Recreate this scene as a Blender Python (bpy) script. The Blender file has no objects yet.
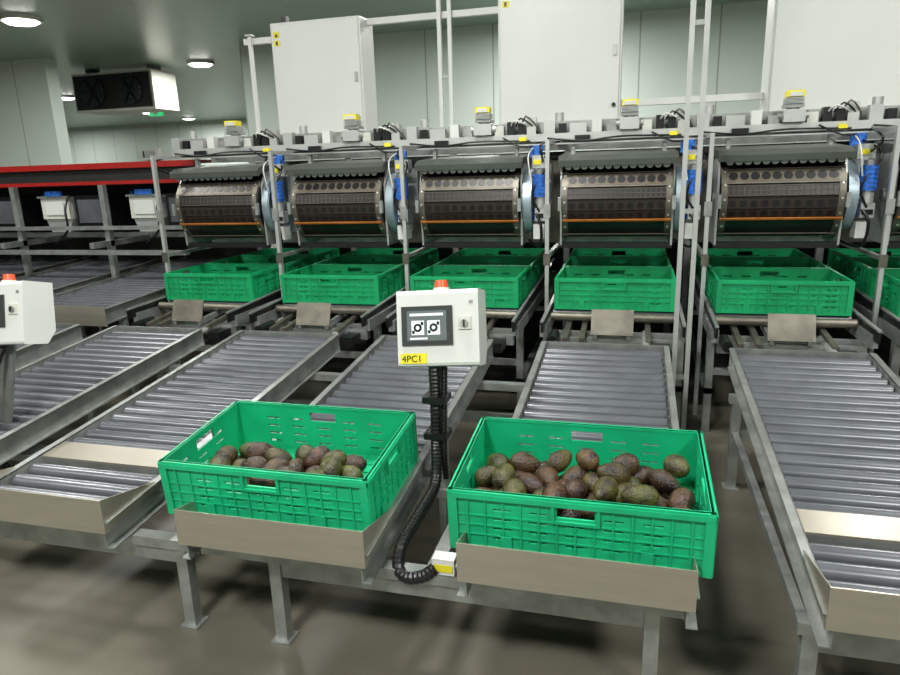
import bpy, math, random
from mathutils import Vector, Matrix
random.seed(7)
sc = bpy.context.scene
try:
    sc.view_settings.view_transform = 'Standard'
    sc.view_settings.look = 'None'
except Exception:
    pass

# ------------------------------------------------------------------ materials
def srgb(r, g, b):
    f = lambda c: (c/255/12.92) if c/255 <= .04045 else ((c/255+.055)/1.055)**2.4
    return (f(r), f(g), f(b), 1)

def mat(name, col, rough=.5, metal=0., var=.0, scale=20., bump=0., bscale=60., col2=None, stretch=None,
        emit=0., rvar=0., spec=None, island=0., hue=0.):
    m = bpy.data.materials.new(name); m.use_nodes = True
    nt = m.node_tree; N = nt.nodes; L = nt.links
    b = N['Principled BSDF']
    b.inputs['Base Color'].default_value = col
    b.inputs['Roughness'].default_value = rough
    b.inputs['Metallic'].default_value = metal
    if spec is not None: b.inputs['Specular IOR Level'].default_value = spec
    if emit:
        b.inputs['Emission Color'].default_value = col
        b.inputs['Emission Strength'].default_value = emit
    tc = N.new('ShaderNodeTexCoord'); mp = N.new('ShaderNodeMapping')
    L.new(tc.outputs['Object'], mp.inputs['Vector'])
    if stretch: mp.inputs['Scale'].default_value = stretch
    if var or col2 or rvar:
        n = N.new('ShaderNodeTexNoise'); n.inputs['Scale'].default_value = scale
        n.inputs['Detail'].default_value = 5
        L.new(mp.outputs[0], n.inputs['Vector'])
        r = N.new('ShaderNodeValToRGB')
        r.color_ramp.elements[0].position = .35; r.color_ramp.elements[1].position = .65
        c2 = col2 if col2 else tuple(min(1, c*(1+var)) for c in col[:3])+(1,)
        c1 = col if col2 else tuple(c*(1-var) for c in col[:3])+(1,)
        r.color_ramp.elements[0].color = c1; r.color_ramp.elements[1].color = c2
        L.new(n.outputs['Fac'], r.inputs['Fac'])
        last = r.outputs['Color']
        if island:
            g = N.new('ShaderNodeNewGeometry'); h = N.new('ShaderNodeHueSaturation')
            mr = N.new('ShaderNodeMapRange')
            mr.inputs['To Min'].default_value = 1-island; mr.inputs['To Max'].default_value = 1+island
            L.new(g.outputs['Random Per Island'], mr.inputs['Value'])
            L.new(mr.outputs[0], h.inputs['Value']); L.new(last, h.inputs['Color'])
            if hue:
                mh = N.new('ShaderNodeMapRange'); fm = N.new('ShaderNodeMath'); fm.operation='MULTIPLY'; fm.inputs[1].default_value=7.31
                fr_ = N.new('ShaderNodeMath'); fr_.operation='FRACT'
                L.new(g.outputs['Random Per Island'], fm.inputs[0]); L.new(fm.outputs[0], fr_.inputs[0]); L.new(fr_.outputs[0], mh.inputs['Value'])
                mh.inputs['To Min'].default_value = .5-hue*.3; mh.inputs['To Max'].default_value = .5+hue
                L.new(mh.outputs[0], h.inputs['Hue'])
            last = h.outputs['Color']
        L.new(last, b.inputs['Base Color'])
        if rvar:
            mr2 = N.new('ShaderNodeMapRange')
            mr2.inputs['To Min'].default_value = max(0, rough-rvar); mr2.inputs['To Max'].default_value = rough+rvar
            L.new(n.outputs['Fac'], mr2.inputs['Value']); L.new(mr2.outputs[0], b.inputs['Roughness'])
    if bump:
        n2 = N.new('ShaderNodeTexNoise'); n2.inputs['Scale'].default_value = bscale; n2.inputs['Detail'].default_value = 3
        L.new(mp.outputs[0], n2.inputs['Vector'])
        bp = N.new('ShaderNodeBump'); bp.inputs['Strength'].default_value = bump; bp.inputs['Distance'].default_value = .004
        L.new(n2.outputs['Fac'], bp.inputs['Height']); L.new(bp.outputs[0], b.inputs['Normal'])
    return m

M = dict(
 galv=mat('galvanised_steel', srgb(160,163,160), .44, .7, var=.18, scale=14),
 galvd=mat('dull_steel', srgb(112,108,98), .45, .7, var=.2, scale=14),
 steel=mat('brushed_steel', srgb(184,178,164), .33, .75, var=.04, scale=3, stretch=(2,2,20)),
 alu=mat('aluminium', srgb(192,194,192), .38, .6, var=.06, scale=8),
 roller=mat('grey_pvc_roller', srgb(86,89,94), .27, .12, var=.12, scale=7),
 dark=mat('black_rubber', srgb(26,25,24), .6, 0, var=.3, scale=15),
 drum=mat('drum_black_rubber', srgb(24,21,20), .5, 0, var=.3, scale=10),
 drum2=mat('drum_brown_slat', srgb(44,34,29), .4, 0, var=.2, scale=10),
 hood=mat('hood_grey', srgb(84,90,84), .4, .3, var=.1, scale=6),
 rim=mat('pocket_rim', srgb(96,88,76), .4, .2, var=.15, scale=20),
 grid=mat('drum_grid', srgb(66,58,50), .45, .1, var=.15, scale=20),
 gold=mat('brass_edge', srgb(185,112,50), .4, .3, var=.1),
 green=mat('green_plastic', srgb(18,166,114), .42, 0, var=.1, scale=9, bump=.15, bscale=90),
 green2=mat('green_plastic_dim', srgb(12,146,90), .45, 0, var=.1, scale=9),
 white=mat('white_enamel', srgb(206,208,204), .35, 0, var=.02, scale=3),
 cream=mat('cream_plastic', srgb(196,197,188), .4, 0, var=.04),
 yellow=mat('yellow_label', srgb(225,212,40), .5, 0, var=.05),
 red=mat('red_paint', srgb(150,26,22), .4, 0, var=.1),
 orange=mat('orange_cap', srgb(225,75,40), .3, 0, var=.05, emit=.1),
 blue=mat('blue_brush', srgb(35,95,180), .6, 0, var=.35, scale=60),
 bluesteel=mat('bluish_steel', srgb(165,180,190), .4, .6, var=.15, scale=5),
 bezel=mat('screen_bezel', srgb(52,56,56), .3, 0, var=.05),
 screen=mat('screen_glass', srgb(28,34,36), .15, 0, var=.05),
 lcd=mat('lcd_grey', srgb(96,104,104), .2, 0, var=.05, emit=.12),
 disp=mat('display_icons', srgb(215,220,222), .3, 0, var=.05, emit=.25),
 black=mat('black_plastic', srgb(18,18,19), .35, 0, var=.2),
 avo=mat('avocado_skin', srgb(30,16,15), .34, 0, scale=30, bump=1.0, bscale=190, col2=srgb(78,60,32), island=.35, hue=.11),
 lamp=mat('lamp_glow', (1,.98,.94,1), .5, emit=14),
)
M['floor'] = mat('sealed_concrete', srgb(76,74,64), .4, 0, scale=1.3, col2=srgb(104,101,89), rvar=.14, bump=.05, bscale=9)
M['ceil'] = mat('ceiling_panel', srgb(140,162,148), .32, .1, var=.04, scale=.6)

def panelmat(name, c, period, axis):
    m = mat(name, c, .5, 0, var=.03, scale=.7)
    nt = m.node_tree; N = nt.nodes; L = nt.links; b = N['Principled BSDF']
    src = b.inputs['Base Color'].links[0].from_socket
    tc = N.new('ShaderNodeTexCoord'); sp = N.new('ShaderNodeSeparateXYZ'); L.new(tc.outputs['Object'], sp.inputs[0])
    d = N.new('ShaderNodeMath'); d.operation = 'DIVIDE'; d.inputs[1].default_value = period; L.new(sp.outputs[axis], d.inputs[0])
    f = N.new('ShaderNodeMath'); f.operation = 'FRACT'; L.new(d.outputs[0], f.inputs[0])
    g = N.new('ShaderNodeMath'); g.operation = 'LESS_THAN'; g.inputs[1].default_value = .02; L.new(f.outputs[0], g.inputs[0])
    mx = N.new('ShaderNodeMix'); mx.data_type = 'RGBA'; L.new(g.outputs[0], mx.inputs[0]); L.new(src, mx.inputs[6])
    mx.inputs[7].default_value = tuple(x*.55 for x in c[:3])+(1,)
    L.new(mx.outputs[2], b.inputs['Base Color'])
    return m
M['wall'] = panelmat('insulated_wall_panel', srgb(192,204,196), 1.2, 'X')
M['wally'] = panelmat('insulated_wall_panel_side', srgb(192,204,196), 1.2, 'Y')

# ------------------------------------------------------------------ mesh builder
class B:
    def __init__(s): s.v=[]; s.f=[]; s.m=[]; s.sm=[]; s.names=[]; s.T=None
    def mi(s, m):
        if m not in s.names: s.names.append(m)
        return s.names.index(m)
    def add(s, vs, fs, m, smooth=False):
        o=len(s.v); T=s.T
        for p in vs:
            p=Vector(p); s.v.append(tuple(T@p) if T else tuple(p))
        k=s.mi(m)
        for f in fs: s.f.append(tuple(i+o for i in f)); s.m.append(k); s.sm.append(smooth)
    def box(s,x0,x1,y0,y1,z0,z1,m):
        s.add([(x0,y0,z0),(x1,y0,z0),(x1,y1,z0),(x0,y1,z0),(x0,y0,z1),(x1,y0,z1),(x1,y1,z1),(x0,y1,z1)],
              [(0,3,2,1),(4,5,6,7),(0,1,5,4),(1,2,6,5),(2,3,7,6),(3,0,4,7)],m)
    def bar(s,a,b,w,h,m,up=(0,0,1)):
        a=Vector(a);b=Vector(b);d=(b-a).normalized();u=Vector(up)
        r=d.cross(u)
        if r.length<1e-4: r=d.cross(Vector((0,1,0)))
        r.normalize();u=r.cross(d)
        vs=[]
        for p in (a,b):
            for i,j in((-1,-1),(1,-1),(1,1),(-1,1)): vs.append(p+r*(i*w/2)+u*(j*h/2))
        s.add(vs,[(0,1,2,3),(7,6,5,4),(0,4,5,1),(1,5,6,2),(2,6,7,3),(3,7,4,0)],m)
    def cyl(s,a,b,r,m,seg=12,r2=None,caps=True):
        a=Vector(a);b=Vector(b);d=(b-a).normalized();r2=r if r2 is None else r2
        u=d.orthogonal().normalized();w=d.cross(u);vs=[]
        for p,q in((a,r),(b,r2)):
            for i in range(seg):
                t=2*math.pi*i/seg; vs.append(p+(u*math.cos(t)+w*math.sin(t))*q)
        s.add(vs,[(i,(i+1)%seg,seg+(i+1)%seg,seg+i) for i in range(seg)],m,True)
        if caps:
            s.add(vs[:seg],[tuple(range(seg))[::-1]],m); s.add(vs[seg:],[tuple(range(seg))],m)
    def prism(s,poly,x0,x1,m,smooth=False):   # poly in (y,z), extruded along x
        n=len(poly); vs=[(x0,y,z) for y,z in poly]+[(x1,y,z) for y,z in poly]
        s.add(vs,[(i,(i+1)%n,n+(i+1)%n,n+i) for i in range(n)],m,smooth)
        s.add(vs,[tuple(range(n))[::-1],tuple(range(n,2*n))],m)
    def prismy(s,poly,y0,y1,m):   # poly in (x,z)
        n=len(poly); vs=[(x,y0,z) for x,z in poly]+[(x,y1,z) for x,z in poly]
        s.add(vs,[(i,(i+1)%n,n+(i+1)%n,n+i) for i in range(n)],m)
        s.add(vs,[tuple(range(n))[::-1],tuple(range(n,2*n))],m)
    def tube(s,pts,r,m,seg=10,corr=False):
        P=[Vector(p) for p in pts]; Q=[]
        P=[P[0]*2-P[1]]+P+[P[-1]*2-P[-2]]
        for i in range(1,len(P)-2):
            n=max(2,int((P[i+1]-P[i]).length/(.006 if corr else .03)))
            for k in range(n):
                t=k/n;a,b,c,d=P[i-1:i+3]
                Q.append(.5*((2*b)+(-a+c)*t+(2*a-5*b+4*c-d)*t*t+(-a+3*b-3*c+d)*t**3))
        Q.append(P[-2]); vs=[];u=None
        for i,p in enumerate(Q):
            d=(Q[min(i+1,len(Q)-1)]-Q[max(i-1,0)]).normalized()
            if u is None: u=d.orthogonal().normalized()
            u=(u-d*u.dot(d)).normalized(); w=d.cross(u)
            rr=r*(1.12 if (corr and i%2) else 1)
            for k in range(seg):
                t=2*math.pi*k/seg; vs.append(p+(u*math.cos(t)+w*math.sin(t))*rr)
        fs=[]
        for i in range(len(Q)-1):
            for k in range(seg):
                fs.append((i*seg+k,i*seg+(k+1)%seg,(i+1)*seg+(k+1)%seg,(i+1)*seg+k))
        s.add(vs,fs,m,not corr)
    def mesh(s,name):
        me=bpy.data.meshes.new(name); me.from_pydata(s.v,[],s.f)
        for n in s.names: me.materials.append(M[n])
        me.polygons.foreach_set('material_index',s.m); me.polygons.foreach_set('use_smooth',s.sm)
        me.update(); return me
    def obj(s,name,parent=None,loc=None,bevel=0):
        o=bpy.data.objects.new(name,s.mesh(name)); sc.collection.objects.link(o)
        if parent: o.parent=parent
        if loc: o.location=loc
        if bevel:
            b=o.modifiers.new('bevel','BEVEL'); b.width=bevel; b.segments=2; b.limit_method='ANGLE'
        return o

PITCH=.7948
def XL(l): return -.3856+(l-4)*PITCH
SL=.09; ANG=math.atan(SL)

# ------------------------------------------------------------------ room
b=B(); b.box(-30,9,-4,28,-.1,0,'floor'); b.obj('floor')
b=B(); b.box(-30,9,-4,28,3.6,3.7,'ceil'); b.obj('ceiling')
b=B(); b.box(-7.2,9,12,12.2,0,3.6,'wall'); b.obj('wall_back')
b=B(); b.box(-30,9,28,28.2,0,3.6,'wall'); b.obj('wall_far')
b=B(); b.box(-30,9,-4.2,-4,0,3.6,'wall'); b.obj('wall_front')
b=B(); b.box(9,9.2,-4,28,0,3.6,'wally'); b.obj('wall_right')
b=B(); b.box(-30.2,-30,-4,28,0,3.6,'wally'); b.obj('wall_left')
b=B(); b.box(-16,-11.2,11.5,11.8,0,3.6,'wall'); b.obj('wall_partition')

# ------------------------------------------------------------------ lamps
def lamp(x,y,power,r=.24):
    b=B(); b.cyl((0,0,0),(0,0,-.05),r+.04,'white',24); b.cyl((0,0,-.05),(0,0,-.08),r,'lamp',24,r2=r*.8)
    o=b.obj('ceiling_lamp',loc=(x,y,3.6))
    ld=bpy.data.lights.new('lamp_light','AREA'); ld.shape='DISK'; ld.size=.6; ld.energy=power; ld.color=(1,.995,.955)
    lo=bpy.data.objects.new('lamp_light',ld); sc.collection.objects.link(lo); lo.parent=o; lo.location=(0,0,-.12)
for x,y,p in [(-4.6,-.8,95),(-1.2,-.8,165),(2.4,-.8,140),(-4.6,2.4,70),(-1.0,2.2,80),(2.4,2.4,85),(-5.0,6.6,130),(-1.2,7.2,140),(2.6,7.2,140),
              (-8.72,8.66,170),(-8.94,13.3,120),(-12.5,5,300),(-16,17,210),(-22,10,130),(-25.4,25.4,160),(-18.2,25.8,200),(-17.6,22.6,180),(-1.3,10.2,120),(6.0,9.5,100)]:  # last two lamps are added to brighten the ceiling and back wall
    lamp(x,y,p)

# ------------------------------------------------------------------ near roller conveyors
def bed(b,x0,w,s0,s1,pitch=.07,r=.027):
    n=int((s1-s0)/pitch)
    for i in range(n):
        s=s0+(i+.5)*(s1-s0)/n
        b.cyl((x0+.006,s,-r),(x0+w-.006,s,-r),r,'roller',14)
        for xx in (x0+.003,x0+w-.003):
            b.cyl((xx-.003,s,-r),(xx+.003,s,-r),.01,'galv',8)
def siderails(b,x0,w,s0,s1,m='galv',fl=.026):
    for sg,xx in((-1,x0),(1,x0+w)):
        a,c=sorted((xx,xx+sg*.004)); b.box(a,c,s0,s1,-.075,.012,m)
        a,c=sorted((xx,xx+sg*fl)); b.box(a,c,s0,s1,.008,.012,m)
        b.box(a,c,s0,s1,-.079,-.075,m)
    s=s0+.25
    while s<s1:
        b.box(x0,x0+w,s-.015,s+.015,-.078,-.06,m); s+=.45

OFF={5:.02}
def near_conveyor(l):
    xo=XL(l)+OFF.get(l,0); w=.555; fl=.026; x0=xo+fl-.006; wr=w-2*fl+.012; b=B()
    b.T=Matrix.Translation((0,1.40,.368))@Matrix.Rotation(ANG,4,'X')
    bed(b,x0,wr,.02,.30,.056)
    b.box(x0-.002,x0+wr+.002,.31,.415,-.004,.004,'steel'); b.box(x0,x0+wr,.31,.415,-.05,-.004,'galv')
    bed(b,x0,wr,.42,1.62,.066,.026)
    siderails(b,x0,wr,.0,1.63)
    b.box(x0-.02,x0+wr+.02,1.63,1.634,-.079,.012,'galv')
    b.T=None
    xa,xb=xo+.0,xo+w-.002
    b.box(xa,xb,1.392,1.396,.345,.450,'steel')
    b.box(xa,xb,1.396,1.412,.345,.349,'steel')
    for xx in (xa,xb-.003):
        b.prism([(1.396,.349),(1.62,.372),(1.62,.40),(1.396,.450)],xx,xx+.003,'steel')
    return b.obj('roller_conveyor')
for l in range(-1,7): near_conveyor(l)

def zb(y): return .368+(y-1.4)*SL-.081
def stand(xs,ext):
    b=B()
    for y in (1.5,2.75):
        for x in xs:
            b.box(x-.018,x+.018,y-.018,y+.018,.006,zb(y)-.006,'galv')
            b.box(x-.03,x+.03,y-.03,y+.03,0,.006,'galv')
        b.box(min(xs),max(xs),y-.012,y+.012,.215,.262,'galv')
        z=zb(y); b.box(ext[0],ext[1],y-.02,y+.02,z-.035,z-.004,'galv')
    for x in xs:
        b.box(x-.012,x+.012,1.5,2.75,.225,.252,'galv')
    return b.obj('conveyor_stand')
stand([-2.27,-1.255],(-2.8,-1.19))
stand([-.947,.08],(-1.18,.17))
stand([.43,1.46],(.40,1.76))
stand([-3.8,-2.75],(-4.4,-2.9))

# ------------------------------------------------------------------ crates
def crate_mesh(name,m,Lx=.63,Ly=.41,H=.172):
    b=B(); t=.006
    def wall(L,tf,hand):
        nx=int(L/.0225); nx+=nx%2
        xs=[-L/2+L*i/nx for i in range(nx+1)]
        zs=[0,.02,.034,.041,.062,.069,.090,.097,.118,.125,.15,H]
        def boxw(a0,a1,d0,d1,z0,z1):
            P=[tf(a,d,z) for z in(z0,z1) for a,d in((a0,d0),(a1,d0),(a1,d1),(a0,d1))]
            b.add(P,[(0,3,2,1),(4,5,6,7),(0,1,5,4),(1,2,6,5),(2,3,7,6),(3,0,4,7)],m)
        def ishand(a,z): return abs(a)<hand and .112<z<.146
        for j in range(len(zs)-1):
            z0,z1=zs[j],zs[j+1]; zc=(z0+z1)/2; run=None
            slotrow=(z1-z0)<.008
            for i in range(nx+1):
                solid=False
                if i<nx:
                    ac=(xs[i]+xs[i+1])/2
                    solid=True
                    if slotrow and (i%4 in(1,2)) and 2<i<nx-3: solid=False
                    if ishand(ac,zc): solid=False
                if solid and run is None: run=xs[i]
                if (not solid) and run is not None:
                    boxw(run,xs[i],.004,.004+t,z0,z1); run=None
        boxw(-L/2,L/2,-.004,.004,H-.02,H-.006); boxw(-L/2,L/2,-.001,.012,H-.006,H)
        boxw(-L/2,L/2,-.001,.004,0,.014)
        n=int(L/.045)
        for i in range(n+1):
            a=-L/2+.004+(L-.008)*i/n
            if abs(a)<hand+.004: boxw(a-.002,a+.002,0,.004,.014,.108)
            else: boxw(a-.002,a+.002,0,.004,.014,H-.02)
        for z in (.046,.074,.102):
            boxw(-L/2,L/2,.001,.004,z,z+.004)
        if hand:
            boxw(-hand-.008,hand+.008,-.003,.004,.104,.112)
            for sg in(-1,1):
                a=sorted((sg*hand,sg*(hand+.008))); boxw(a[0],a[1],-.003,.004,.112,.15)
        for sg in(-1,1):
            a=sorted((sg*L/2,sg*(L/2-.022))); boxw(a[0],a[1],-.003,.004,0,H-.004)
            a=sorted((sg*(L*.27-.014),sg*(L*.27+.014))); boxw(a[0],a[1],-.003,.004,.0,.05)
    hx,hy=Lx/2,Ly/2
    wall(Lx,lambda a,d,z:(a,-hy+d,z),.05); wall(Lx,lambda a,d,z:(-a,hy-d,z),.05)
    wall(Ly,lambda a,d,z:(hx-d,a,z),.05); wall(Ly,lambda a,d,z:(-hx+d,-a,z),.05)
    b.box(-hx+.01,hx-.01,-hy+.01,hy-.01,.002,.008,m)
    for i in range(13):
        x=-hx+.02+(Lx-.04)*i/12; b.box(x-.0015,x+.0015,-hy+.01,hy-.01,.008,.012,m)
    for i in range(9):
        y=-hy+.02+(Ly-.04)*i/8; b.box(-hx+.01,hx-.01,y-.0015,y+.0015,.008,.012,m)
    return b.mesh(name)
cm=crate_mesh('crate_mesh','green')
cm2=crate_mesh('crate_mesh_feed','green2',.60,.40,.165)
def crate(me,x,y,z,rx=0,rz=0):
    o=bpy.data.objects.new('plastic_crate',me); sc.collection.objects.link(o)
    o.location=(x,y,z); o.rotation_euler=(rx,0,rz); return o
zr=lambda y:.368+(y-1.4)*SL
cR=crate(cm,-.108,1.685,zr(1.685)+.006,ANG); cL=crate(cm,-.955,1.685,zr(1.685)+.006,ANG)

# ------------------------------------------------------------------ avocados
def avocados(x0,x1,y0,y1,n,T,heap):
    b=B(); pos=[]; R=.0305
    for k in range(n):
        best=None
        for tr in range(40):
            x=random.uniform(x0+R,x1-R); y=random.uniform(y0+R,y1-R); z=R+.014
            for (a,c,d) in pos:
                q=(x-a)**2+(y-c)**2; D=(2*R*.98)**2
                if q<D: z=max(z,d+math.sqrt(D-q))
            cost=z+heap*abs((x-(x0+x1)/2)/(x1-x0))
            if best is None or cost<best[0]: best=(cost,x,y,z)
        pos.append(best[1:])
    for (x,y,z) in pos:
        ln=random.uniform(.040,.047); rr=random.uniform(.028,.0325)
        E=Matrix.Rotation(random.uniform(0,6.28),4,'Z')@Matrix.Rotation(random.uniform(-.3,.3),4,'Y')
        TT=T@Matrix.Translation((x,y,z))@E
        seg,rg=16,10; vs=[]
        for i in range(1,rg):
            t=math.pi*i/rg; cx=-math.cos(t)
            prof=math.sin(t)*(1-.17*cx)
            for j in range(seg):
                a=2*math.pi*j/seg; vs.append((ln*cx,rr*prof*math.cos(a),rr*prof*math.sin(a)))
        vs.append((-ln,0,0)); vs.append((ln*1.02,0,0)); fs=[]
        for i in range(rg-2):
            for j in range(seg): fs.append((i*seg+j,i*seg+(j+1)%seg,(i+1)*seg+(j+1)%seg,(i+1)*seg+j))
        for j in range(seg):
            fs.append((len(vs)-2,(j+1)%seg,j)); o=(rg-2)*seg; fs.append((len(vs)-1,o+j,o+(j+1)%seg))
        b.T=TT; b.add(vs,fs,'avo',True)
        b.T=None
    return b.obj('avocado_pile')
TR=Matrix.Translation((-.108,1.685,zr(1.685)+.006))@Matrix.Rotation(ANG,4,'X')
TL=Matrix.Translation((-.955,1.685,zr(1.685)+.006))@Matrix.Rotation(ANG,4,'X')
avocados(-.285,.29,-.175,.11,66,TR,.01)
avocados(-.26,.225,-.175,.07,40,TL,.01)

# ------------------------------------------------------------------ crate feed lanes under drums
ZF=.585
def feed_lane(l,beds=False):
    x0=XL(l)+.005; w=.60; b=B(); y0,y1=(3.22,4.95)
    z=ZF-.03
    for xx in (x0-.045,x0+w+.01):
        b.box(xx,xx+.035,y0,y1,z-.06,z+.0,'galv')
        b.bar((xx+.017,y0-.06,z+.0),(xx+.017,y1,z+.06),.012,.05,'black')
        b.bar((xx+.017,y0-.06,z+.03),(xx+.017,y1,z+.09),.016,.008,'galv')
        for y in (3.35,4.7):
            b.box(xx,xx+.035,y,y+.035,0,z-.06,'galv')
        b.box(xx,xx+.035,3.35,4.7,.2,.23,'galv')
    for y in (3.36,4.72):
        b.box(x0-.01,x0+w+.01,y-.01,y+.02,z-.09,z-.06,'galv'); b.box(x0-.01,x0+w+.01,y-.01,y+.02,.3,.33,'galv')
    n=int((y1-y0-.1)/.09)
    for i in range(n):
        y=y0+.2+i*.088; b.cyl((x0-.01,y,ZF-.027),(x0+w+.01,y,ZF-.027),.022,'roller' if i else 'galvd',10)
    cx=x0+w*.36+.085
    T=Matrix.Translation((cx,3.24,ZF-.075))@Matrix.Rotation(-.35,4,'X')
    b.T=T; b.box(-.10,.10,-.003,.003,0,.125,'galvd'); b.box(-.10,.10,.003,.03,0,.006,'steel'); b.T=None  # flap's darker steel paints in the weaker light on its tilt
    for sx in(-.08,.08): b.bar((cx+sx,3.24,ZF-.08),(cx+sx,3.5,ZF-.06),.02,.03,'galv')
    for sx in(-.22,-.14,.17): b.bar((cx+sx,3.18,ZF-.09),(cx+sx,3.5,ZF-.06),.025,.02,'galvd')
    b.box(x0-.01,x0+w+.01,3.26,3.30,ZF-.15,ZF-.10,'galv')
    b.cyl((cx+.16,3.12,ZF-.11),(cx+.16,3.4,ZF-.10),.018,'alu',10)
    b.box(cx+.2,cx+.27,3.14,3.26,ZF-.16,ZF-.11,'black')
    b.cyl((cx-.28,3.15,ZF-.09),(cx-.28,3.3,ZF-.09),.025,'black',10)
    return b.obj('crate_feed_conveyor')
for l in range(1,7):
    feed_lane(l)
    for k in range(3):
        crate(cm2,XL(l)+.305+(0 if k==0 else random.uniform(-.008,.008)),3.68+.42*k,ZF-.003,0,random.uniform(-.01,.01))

def left_bed(l):
    b=B(); x0=XL(l); w=.60
    y0=3.15; z0=.575; a=math.atan(.05)
    b.T=Matrix.Translation((0,y0,z0))@Matrix.Rotation(a,4,'X')
    bed(b,x0,w,.02,1.62,.066); siderails(b,x0,w,0,1.64)
    b.box(x0-.03,x0+w+.03,-.006,-.002,-.09,.03,'steel')
    b.T=None
    for y in(3.3,4.6):
        for xx in(x0-.02,x0+w-.012): b.box(xx,xx+.03,y,y+.03,0,z0+(y-y0)*.05-.078,'galv')
        b.box(x0,x0+w,y,y+.03,.25,.28,'galv')
    return b.obj('roller_conveyor')
for l in range(-6,1): left_bed(l)

# ------------------------------------------------------------------ drum fillers
def drum_mesh():
    b=B(); x0,x1=0,.56; cy,cz,R=.25,1.11,.195
    def arc(r,a0,a1,n): return [(cy-r*math.cos(math.radians(a0+(a1-a0)*i/n)),cz+r*math.sin(math.radians(a0+(a1-a0)*i/n))) for i in range(n+1)]
    b.prism(arc(R,-180,179,48),x0+.004,x1-.004,'drum',True)
    def fr(ang,r):
        a=math.radians(ang); n=Vector((0,-math.cos(a),math.sin(a))); return n,Vector((0,cy,cz))+n*r
    def holes(ang,h,rr,cnt,base,offs=(0,)):
        n,c=fr(ang,R+.006); a=math.radians(ang); t=Vector((0,math.sin(a),math.cos(a)))
        b.bar(Vector((x0+.03,0,0))+c,Vector((x1-.03,0,0))+c,h,.012,base,up=n)
        for o in offs:
            for i in range(cnt):
                x=x0+.03+(x1-x0-.06)*(i+.5)/cnt; p=c+Vector((x,0,0))+t*o
                b.cyl(p+n*.005,p+n*.0075,rr,'black',16)
    holes(33,.066,.0215,10,'rim')
    # coarse rectangular grid band
    n,c=fr(12,R+.006); a=math.radians(12); t=Vector((0,math.sin(a),math.cos(a)))
    b.bar(Vector((x0+.03,0,0))+c,Vector((x1-.03,0,0))+c,.056,.010,'black',up=n)
    for o in(-.024,0,.024): b.bar(Vector((x0+.03,0,0))+c+t*o+n*.005,Vector((x1-.03,0,0))+c+t*o+n*.005,.005,.006,'grid',up=n)
    for i in range(21):
        x=x0+.03+(x1-x0-.06)*i/20; p=c+Vector((x,0,0))+n*.005; b.bar(p-t*.026,p+t*.026,.005,.006,'grid',up=n)
    for ang in(44,22.5):
        n,c=fr(ang,R+.014); b.bar(Vector((x0,0,0))+c,Vector((x1,0,0))+c,.006,.006,'galvd',up=n)
    for k,ang in enumerate((-6,-21,-36,-51,-66)):
        n,c=fr(ang,R+.002); b.bar(Vector((x0+.03,0,0))+c,Vector((x1-.03,0,0))+c,.047,.010,'drum2' if k in(0,1) else 'drum',up=n)
        for i in range(10):
            x=x0+.03+(x1-x0-.06)*(i+.5)/10; p=c+Vector((x,0,0)); b.cyl(p+n*.004,p+n*.0065,.0175,'black',12)
    n,c=fr(-27,R+.018); b.bar(Vector((x0+.0,0,0))+c,Vector((x1-.0,0,0))+c,.010,.008,'gold',up=n)
    n,c=fr(-58,R+.014); b.bar(Vector((x0+.0,0,0))+c,Vector((x1-.0,0,0))+c,.004,.006,'rim',up=n)
    for xx in(x0+.0,x1-.03):
        b.prism(arc(R+.013,-72,50,22)+arc(R-.01,-72,50,22)[::-1],xx,xx+.03,'galvd',True)
        for a in(40,20,0,-20,-40):
            n,c=fr(a,R+.012); b.cyl(c+Vector((xx+.015,0,0)),c+n*.006+Vector((xx+.015,0,0)),.006,'alu',8)
    hood=[(.055,cz+.185),(.050,cz+.215),(.10,cz+.240),(.46,cz+.262),(.46,cz+.20),(.20,cz+.212),(.10,cz+.20),(.075,cz+.185)]
    b.prism(hood,x0-.022,x1+.022,'hood')
    for i in range(13):
        x=x0+.012+(x1-x0-.024)*(i+.5)/13; b.cyl((x,.060,cz+.186),(x,.068,cz+.186),.019,'hood',16)
    b.box(x0-.01,x1+.01,.44,.46,cz-.2,cz+.21,'dark')
    ch=[(.16,cz+.215),(.47,cz+.235),(.50,cz),(.42,cz-.235),(.12,cz-.235),(.11,cz-.12),(.11,cz+.12)]
    for xx in (x0-.014,x1+.004):
        b.prism(ch,xx,xx+.010,'alu')
        b.cyl((xx-.010,cy,cz),(xx+.018,cy,cz),.03,'galv',16)
    for xx in(x0-.018,x1-.0):
        n,c=fr(-2,R+.016); b.box(xx,xx+.018,c.y-.012,c.y+.01,c.z-.035,c.z+.035,'galv')
    # drive side: curved guard, motor, brush, hoses
    g=x1+.060
    gp=arc(.17,-75,100,22)+[(cy+.20,cz+.20),(cy+.18,cz-.18)]
    b.prism(gp,g,g+.006,'bluesteel')
    b.prism(arc(.176,-75,100,22)+arc(.168,-75,100,22)[::-1],g-.04,g,'bluesteel',True)
    b.cyl((g+.006,cy,cz-.02),(g+.03,cy,cz-.02),.045,'galv',16)
    b.box(g+.02,g+.09,cy+.05,cy+.16,cz-.02,cz+.20,'alu')
    b.cyl((g+.048,cy-.13,cz+.03),(g+.048,cy-.13,cz+.15),.038,'blue',18); b.cyl((g+.048,cy-.13,cz+.15),(g+.048,cy-.13,cz+.175),.026,'galv',12)
    for i in range(5): b.cyl((g+.048,cy-.13,cz+.045+i*.022),(g+.048,cy-.13,cz+.050+i*.022),.041,'blue',18)
    b.cyl((g+.052,cy-.13,cz-.03),(g+.052,cy-.13,cz+.03),.028,'alu',12)
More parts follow.
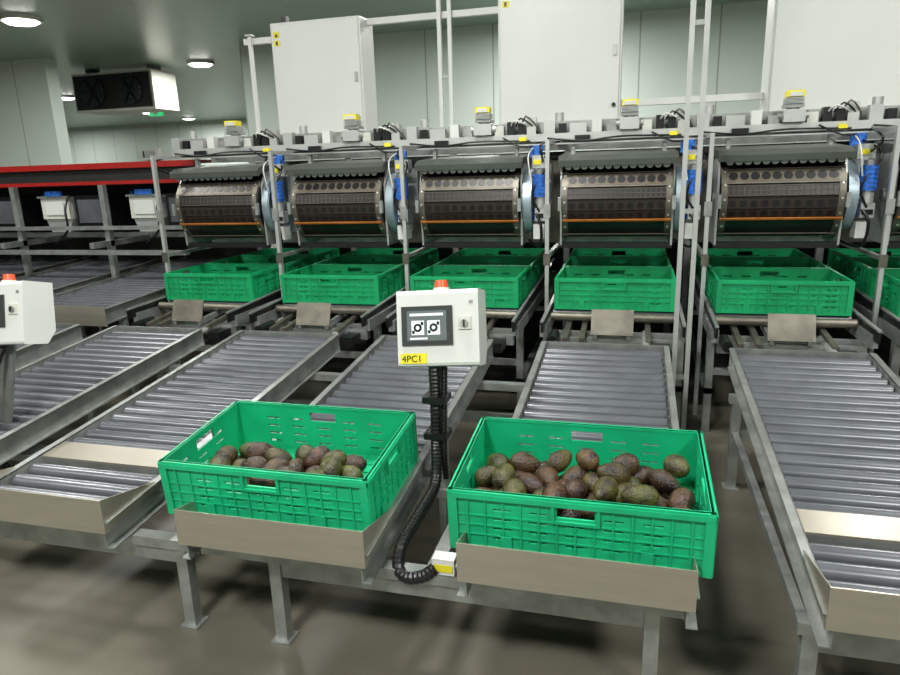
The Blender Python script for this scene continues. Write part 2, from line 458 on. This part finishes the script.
    b.box(g+.025,g+.085,cy-.15,cy-.09,cz-.10,cz-.03,'alu'); b.box(g+.015,g+.075,cy-.14,cy-.06,cz-.20,cz-.12,'white')
    b.box(g+.03,g+.08,cy-.152,cy-.15,cz-.085,cz-.06,'black'); b.box(g-.01,g+.04,cy-.10,cy-.05,cz-.10,cz-.04,'blue')
    b.tube([(g+.03,cy-.15,cz-.06),(g+.06,cy-.17,cz-.12),(g+.05,cy-.13,cz-.24),(g-.03,cy,cz-.22)],.008,'black',8)
    b.tube([(g+.02,cy,cz+.28),(g+.09,cy-.14,cz+.2),(g+.01,cy-.16,cz+.05),(g+.05,cy-.15,cz-.05)],.006,'black',8)
    b.tube([(g+.0,cy,cz+.30),(g-.01,cy-.16,cz+.24),(g+.01,cy-.17,cz+.1)],.004,'white',8)
    b.box(g+.01,g+.05,cy-.10,cy-.09,cz+.20,cz+.225,'yellow'); b.box(g+.0,g+.08,cy-.09,cy-.02,cz+.18,cz+.25,'alu')
    for xx in(x0+.03,x1-.05):
        b.box(xx,xx+.02,cy+.0,cy+.03,cz+.245,1.41,'galv')
    b.box(x0-.014,x1+.014,.12,.15,cz-.25,cz-.22,'black')
    b.box(x0-.014,x1+.014,.40,.43,cz-.25,cz-.22,'galv')
    return b.mesh('drum_mesh')
dm=drum_mesh()
for l in range(1,7):
    o=bpy.data.objects.new('drum_filler',dm); sc.collection.objects.link(o); o.location=(-.37+(l-4)*PITCH,3.62,0.012)

# ------------------------------------------------------------------ machine frame
b=B()
XA,XB=-2.86,2.3
b.box(XA,XB,3.86,3.92,1.445,1.485,'alu'); b.box(XA,XB,3.945,3.955,1.43,1.55,'galv'); b.box(XA,XB,4.25,4.30,1.40,1.46,'galv')
b.box(XA,XB,3.84,3.94,1.425,1.432,'alu')
b.box(XA,XB,4.42,4.47,1.50,1.54,'white')
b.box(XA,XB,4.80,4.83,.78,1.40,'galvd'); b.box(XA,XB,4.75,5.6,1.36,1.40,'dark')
b.box(XA,XB,5.05,5.08,.0,.8,'dark')  # added dark sheet, stands in for the gloom beyond the crates under the drums
for l in range(1,8):
    x=XL(l)-.052
    b.box(x-.010,x+.010,3.585,3.61,.0,1.445,'alu')
    b.box(x-.011,x+.011,3.61,3.95,1.425,1.445,'alu')
    b.box(x-.018,x+.018,3.58,3.585,1.05,1.12,'galv'); b.box(x-.018,x+.018,3.58,3.585,.80,.86,'galvd')
    for y in (4.72,):
        b.box(x-.02,x+.02,y-.02,y+.02,0,1.445,'galv')
    b.box(x-.011,x+.011,3.61,4.8,.83,.85,'galv')
    b.box(x-.02,x+.02,3.93,4.45,1.44,1.50,'galv')
    b.tube([(x-.03,3.9,1.45),(x-.05,3.70,1.42),(x-.04,3.66,1.38),(x-.055,3.9,1.3)],.006,'black',8)
for l in range(1,7):
    x=-.37+(l-4)*PITCH
    for dx,w,h,m in((-.12,.06,.07,'alu'),(-.04,.04,.05,'black'),(.02,.09,.05,'alu'),(.14,.05,.07,'white'),(.22,.05,.04,'galv'),(.40,.05,.05,'cream'),(.47,.04,.07,'black'),(.53,.04,.06,'black'),(.58,.05,.09,'alu')):
        b.box(x+dx,x+dx+w,3.86,3.91,1.485,1.485+h,m)
    for q in range(3):
        b.tube([(x+.49+.03*q,3.87,1.53),(x+.52+.03*q,3.83,1.56+.01*q),(x+.60+.02*q,3.87,1.52),(x+.62+.02*q,3.93,1.46)],.005,('white','black','galvd')[q],6)
    b.tube([(x-.1,3.85,1.46),(x+.1,3.83,1.44),(x+.3,3.83,1.455),(x+.6,3.85,1.45)],.005,'black',6)
    b.box(x+.60,x+.67,3.84,3.86,1.36,1.425,'blue'); b.tube([(x+.45,3.84,1.47),(x+.55,3.81,1.42),(x+.62,3.83,1.42)],.005,'black',6)
    b.box(x+.1,x+.45,4.4,4.42,1.40,1.52,'alu'); b.cyl((x-.05,4.0,1.46),(x-.05,4.0,1.60),.025,'alu',12)
    b.box(x+.54,x+.58,3.84,3.86,1.45,1.47,'yellow'); b.box(x+.05,x+.13,3.84,3.86,1.44,1.47,'black')
b.obj('filler_machine_frame')

def gear_motor(x):
    b=B()
    b.box(x-.045,x+.045,3.845,3.935,1.56,1.575,'galv')
    b.cyl((x,3.89,1.487),(x,3.89,1.60),.03,'alu',14)
    b.box(x-.05,x+.05,3.83,3.93,1.49,1.55,'alu'); b.cyl((x-.07,3.88,1.52),(x+.07,3.88,1.52),.026,'galv',14)
    for i in range(5): b.box(x-.043,x+.043,3.835,3.925,1.578+i*.006,1.581+i*.006,'alu')
    b.box(x-.036,x+.036,3.85,3.92,1.576,1.61,'alu'); b.box(x-.04,x+.04,3.835,3.90,1.61,1.640,'yellow')
    b.box(x-.03,x+.03,3.832,3.835,1.612,1.632,'cream')
    return b.obj('gear_motor')
for l in range(1,7): gear_motor(-.37+(l-4)*PITCH+.335)

def posts(xs,y,z0,z1,wd=.024):
    b=B()
    for x in xs:
        b.box(x-wd/2,x+wd/2,y-wd/2,y+wd/2,z0,z1,'white' if z0>1 else 'alu')
        b.box(x-wd,x+wd,y-wd,y+wd,z1-.01,z1,'galv'); b.box(x-wd,x+wd,y-wd,y+wd,z0,z0+.006,'galv')
    if len(xs)>1:
        z=z0+.35
        while z<z1-.1: b.box(min(xs),max(xs),y-.008,y+.008,z,z+.02,'galv'); z+=.75
    return b.obj('support_post')
posts([.205,.262],3.10,0,3.6,.02)
posts([-1.26,-1.19],4.55,1.54,3.6)
posts([-2.64],4.55,1.54,2.26)

# ------------------------------------------------------------------ electrical cabinets
def cabinet(x0,x1,z0,z1):
    b=B(); b.box(0,x1-x0,.0,.24,0,z1-z0,'white')
    o=b.obj('electrical_cabinet',loc=(x0,4.50,z0),bevel=.006)
    w,h=x1-x0,z1-z0
    c=B(); c.box(.012,w-.012,-.016,-.001,.012,h-.012,'white')
    c.obj('cabinet_door',parent=o,bevel=.006)
    c=B(); c.box(.03,.075,-.019,-.016,h-.10,h-.06,'yellow'); c.box(.03,.075,-.019,-.016,h-.15,h-.115,'yellow')
    c.prismy([(.04,h-.094),(.066,h-.094),(.053,h-.068)],-.0205,-.019,'black')
    c.box(.045,.06,-.0205,-.019,h-.145,h-.12,'black')
    c.box(w-.05,w-.03,-.024,-.016,h*.45,h*.45+.06,'galv'); c.cyl((w-.04,-.03,.1),(w-.04,-.016,.1),.012,'black',12)
    for xx in(.1,w-.16): c.box(xx,xx+.06,.16,.22,-.03,0,'galv')
    c.box(.06,.10,.05,.10,h,h+.05,'black')
    c.obj('cabinet_fittings',parent=o)
    c=B(); c.box(w*.3,w*.7,.03,.2,-.012,0,'black'); c.tube([(w*.4,.1,-.01),(w*.4,.05,-.06),(w*.35,-.05,-.09),(w*.3,-.12,-.08)],.01,'black',8)
    c.obj('cable_gland',parent=o)
cabinet(-2.45,-1.79,1.565,2.31); cabinet(-.862,-.10,1.565,2.42); cabinet(.735,1.52,1.565,2.42)
b=B(); b.box(-1.788,-.864,4.62,4.66,2.27,2.31,'white'); b.box(-.098,.733,4.62,4.66,1.66,1.70,'white'); b.box(-2.70,-2.452,4.562,4.60,2.2,2.24,'white')
b.obj('cable_tray')

# ------------------------------------------------------------------ left sorting line with red beam
b=B(); xa,xb=-12.,-2.9
b.box(xa,xb,4.10,4.16,1.385,1.425,'red'); b.box(xa,xb,4.16,4.9,1.41,1.425,'red'); b.box(xa,xb,4.13,4.9,1.29,1.385,'dark')
b.box(xa,xb,4.12,4.16,1.275,1.30,'red')
b.box(xa,xb,4.95,5.0,.0,1.38,'dark')
b.box(xa,xb,4.05,4.09,.96,.985,'galv'); b.box(xa,xb,3.90,3.94,.80,.83,'galv'); b.box(xa,xb,4.5,4.54,.86,.90,'alu')
for l in range(-11,1):
    x=XL(l)
    b.box(x-.13,x-.09,4.08,4.12,0,1.275,'galv'); b.box(x-.13,x-.09,3.92,4.9,.84,.88,'galv')
    b.box(x+.02,x+.27,4.2,4.5,1.03,1.19,'cream'); b.prismy([(x+.02,1.03),(x+.06,.93),(x+.23,.93),(x+.27,1.03)],4.22,4.48,'alu')
    b.box(x+.06,x+.23,4.19,4.2,1.06,1.16,'white'); b.box(x+.01,x+.28,4.18,4.22,1.185,1.20,'galv')
    b.box(x+.33,x+.60,4.20,4.5,.97,1.20,'black'); b.box(x+.36,x+.57,4.19,4.2,1.0,1.17,'roller')
    b.box(x+.10,x+.24,4.17,4.19,1.20,1.235,'blue'); b.cyl((x-.03,4.3,1.02),(x-.03,4.3,1.22),.018,'blue',10)
    b.cyl((x+.6,4.2,.95),(x+.6,4.2,1.26),.015,'alu',8)
    b.tube([(x+.3,4.18,1.2),(x+.31,4.12,1.1),(x+.30,4.12,.95),(x+.2,4.1,.86)],.008,'black',6)
b.obj('fruit_sorting_line')

# ------------------------------------------------------------------ control panels
def text(s,parent,loc,rot,size,m):
    c=bpy.data.curves.new('label_text','FONT'); c.body=s; c.size=size; c.extrude=.0004; c.materials.append(M[m])
    o=bpy.data.objects.new('label_text',c); sc.collection.objects.link(o); o.parent=parent; o.location=loc; o.rotation_euler=rot
def control_panel(px,py,lean):
    e=bpy.data.objects.new('operator_control_panel',None); sc.collection.objects.link(e); e.location=(px,py,0)
    b=B()
    if lean:
        b.bar((0,.03,.80),(-.10,-.02,.30),.10,.012,'galv',up=(0,1,0)); b.bar((-.045,.05,.78),(-.145,0,.30),.012,.05,'galv',up=(0,1,0))
        b.box(-.18,.10,-.05,.05,.275,.30,'galv')
    else:
        b.box(-.02,.02,.01,.05,.30,.80,'galv')
        b.box(-.03,.10,.0,.06,.27,.30,'galv')
        b.box(.08,.12,-.445,.06,.265,.295,'galv')
        b.box(.105,.165,-.450,-.41,.295,.340,'white'); b.box(.11,.16,-.452,-.450,.305,.325,'yellow')
    b.box(-.012,.012,.02,.044,.0,.28,'galv'); b.box(-.05,.05,-.02,.08,0,.008,'galv')
    b.obj('stand_post',parent=e)
    h=bpy.data.objects.new('panel_head',None); sc.collection.objects.link(h); h.parent=e; h.location=(.022,.0,.728); h.rotation_euler=(-.24,-.05,.06)
    b=B()
    b.prism([(-.05,0),(.06,0),(.10,.05),(.09,.235),(-.05,.235)],-.128,.128,'white')
    b.obj('panel_box',parent=h,bevel=.012)
    b=B(); b.box(-.112,.048,-.056,-.050,.066,.186,'bezel'); b.box(-.094,.030,-.0575,-.056,.080,.172,'lcd')
    for i in range(2):
        x=-.080+i*.050; b.box(x,x+.040,-.0585,-.0575,.098,.142,'disp')
        b.cyl((x+.02,-.0595,.120),(x+.02,-.0585,.120),.013,'screen',14); b.cyl((x+.02,-.0602,.120),(x+.02,-.0594,.120),.006,'disp',10)
        b.box(x+.002,x+.01,-.0595,-.0585,.102,.112,'screen'); b.box(x+.030,x+.038,-.0595,-.0585,.128,.138,'screen')
    b.box(-.085,.02,-.0585,-.0575,.156,.164,'disp'); b.box(-.085,-.03,-.0585,-.0575,.084,.090,'disp')
    b.obj('touch_screen',parent=h)
    b=B(); b.box(.066,.105,-.055,-.05,.112,.150,'cream'); b.cyl((.085,-.062,.131),(.085,-.055,.131),.011,'galv',16)
    b.box(.083,.087,-.066,-.062,.121,.141,'black')
    b.cyl((0,.02,.235),(0,.02,.245),.026,'cream',16); b.cyl((0,.02,.245),(0,.02,.268),.022,'orange',16,r2=.019)
    b.box(.1,.112,-.0515,-.05,.19,.2,'galv')
    b.obj('panel_controls',parent=h)
    b=B(); b.box(-.120,-.035,-.0515,-.05,.010,.042,'yellow'); b.obj('panel_label',parent=h)
    text('4PC1',h,(-.115,-.0522,.0155),(math.pi/2,0,0),.029,'black')
    b=B()
    if lean:
        b.tube([(-.01,.0,.75),(-.05,-.04,.6),(-.07,-.05,.45),(-.12,-.05,.33),(-.11,0,.2)],.013,'black',12,corr=True)
        b.tube([(.02,.0,.75),(-.02,-.05,.6),(-.05,-.06,.45),(-.08,-.06,.33),(-.09,0,.2)],.010,'black',12,corr=True)
    else:
        b.tube([(.0,-.02,.75),(.005,-.035,.6),(.005,-.045,.47),(.02,-.12,.38),(.01,-.28,.350),(.0,-.38,.33),(.003,-.43,.29),(.035,-.45,.275),(.08,-.45,.285),(.115,-.44,.31)],.016,'black',12,corr=True)
        b.tube([(.03,-.0,.75),(.032,-.03,.6),(.03,-.04,.45),(.03,-.03,.36)],.009,'black',10,corr=True)
        for z in(.62,.50): b.box(-.03,.045,-.06,.01,z,z+.02,'black')
    b.obj('cable_conduit',parent=e)
control_panel(-.582,1.93,False); control_panel(-2.295,1.93,True)

# ------------------------------------------------------------------ ceiling cooler, exit sign, wall box
b=B(); b.box(-12,-9.95,13,13.8,2.70,3.5,'cream'); b.box(-11.95,-10.0,12.97,13.0,2.75,3.45,'black')
for cx in(-11.45,-10.5):
    b.prismy([(cx+.3*math.cos(t*math.pi/12),3.1+.3*math.sin(t*math.pi/12)) for t in range(24)],12.93,12.97,'screen')
    for k in range(6):
        t=k*math.pi/3; b.bar((cx,12.925,3.1),(cx+.28*math.cos(t),12.925,3.1+.28*math.sin(t)),.02,.06,'black',up=(0,1,0))
    for r in(.1,.2,.29):
        b.tube([(cx+r*math.cos(t*math.pi/8),12.91,3.1+r*math.sin(t*math.pi/8)) for t in range(17)],.004,'black',5)
for x in(-11.8,-10.2): b.box(x,x+.05,13.2,13.6,3.5,3.6,'galv')
b.obj('ceiling_air_cooler')
b=B(); b.box(0,.9,0,.25,0,.5,'cream'); b.box(.2,.7,-.02,0,.1,.4,'galv'); b.box(.05,.12,-.02,0,.1,.4,'black'); b.obj('wall_junction_box',loc=(-22.3,27.72,2.0))
M['exit']=mat('exit_green',srgb(40,190,110),.5,0,emit=1.0,var=.05)
b=B(); b.box(0,.5,0,.08,0,.16,'exit'); b.box(.17,.33,-.01,0,.04,.12,'white'); b.box(.23,.27,0.02,.06,.16,.40,'white'); b.obj('exit_sign',loc=(-15.6,20,3.2))

# ------------------------------------------------------------------ camera
yaw,pitch,roll,f,H=.26896,.25226,.03231,670.1,1.33607
fw=Vector((-math.sin(yaw)*math.cos(pitch),math.cos(yaw)*math.cos(pitch),-math.sin(pitch)))
r=fw.cross(Vector((0,0,1))).normalized(); d=fw.cross(r)
r2=r*math.cos(roll)+d*math.sin(roll); d2=-r*math.sin(roll)+d*math.cos(roll)
cd=bpy.data.cameras.new('camera'); cd.lens=f/900*36; cd.sensor_width=36
co=bpy.data.objects.new('camera',cd); sc.collection.objects.link(co)
m3=Matrix((r2,-d2,-fw)).transposed()
co.matrix_world=Matrix.Translation((0,0,H))@m3.to_4x4()
sc.camera=co
w=bpy.data.worlds.new('World'); sc.world=w; w.use_nodes=True
w.node_tree.nodes['Background'].inputs[0].default_value=(.5,.55,.5,1); w.node_tree.nodes['Background'].inputs[1].default_value=.3
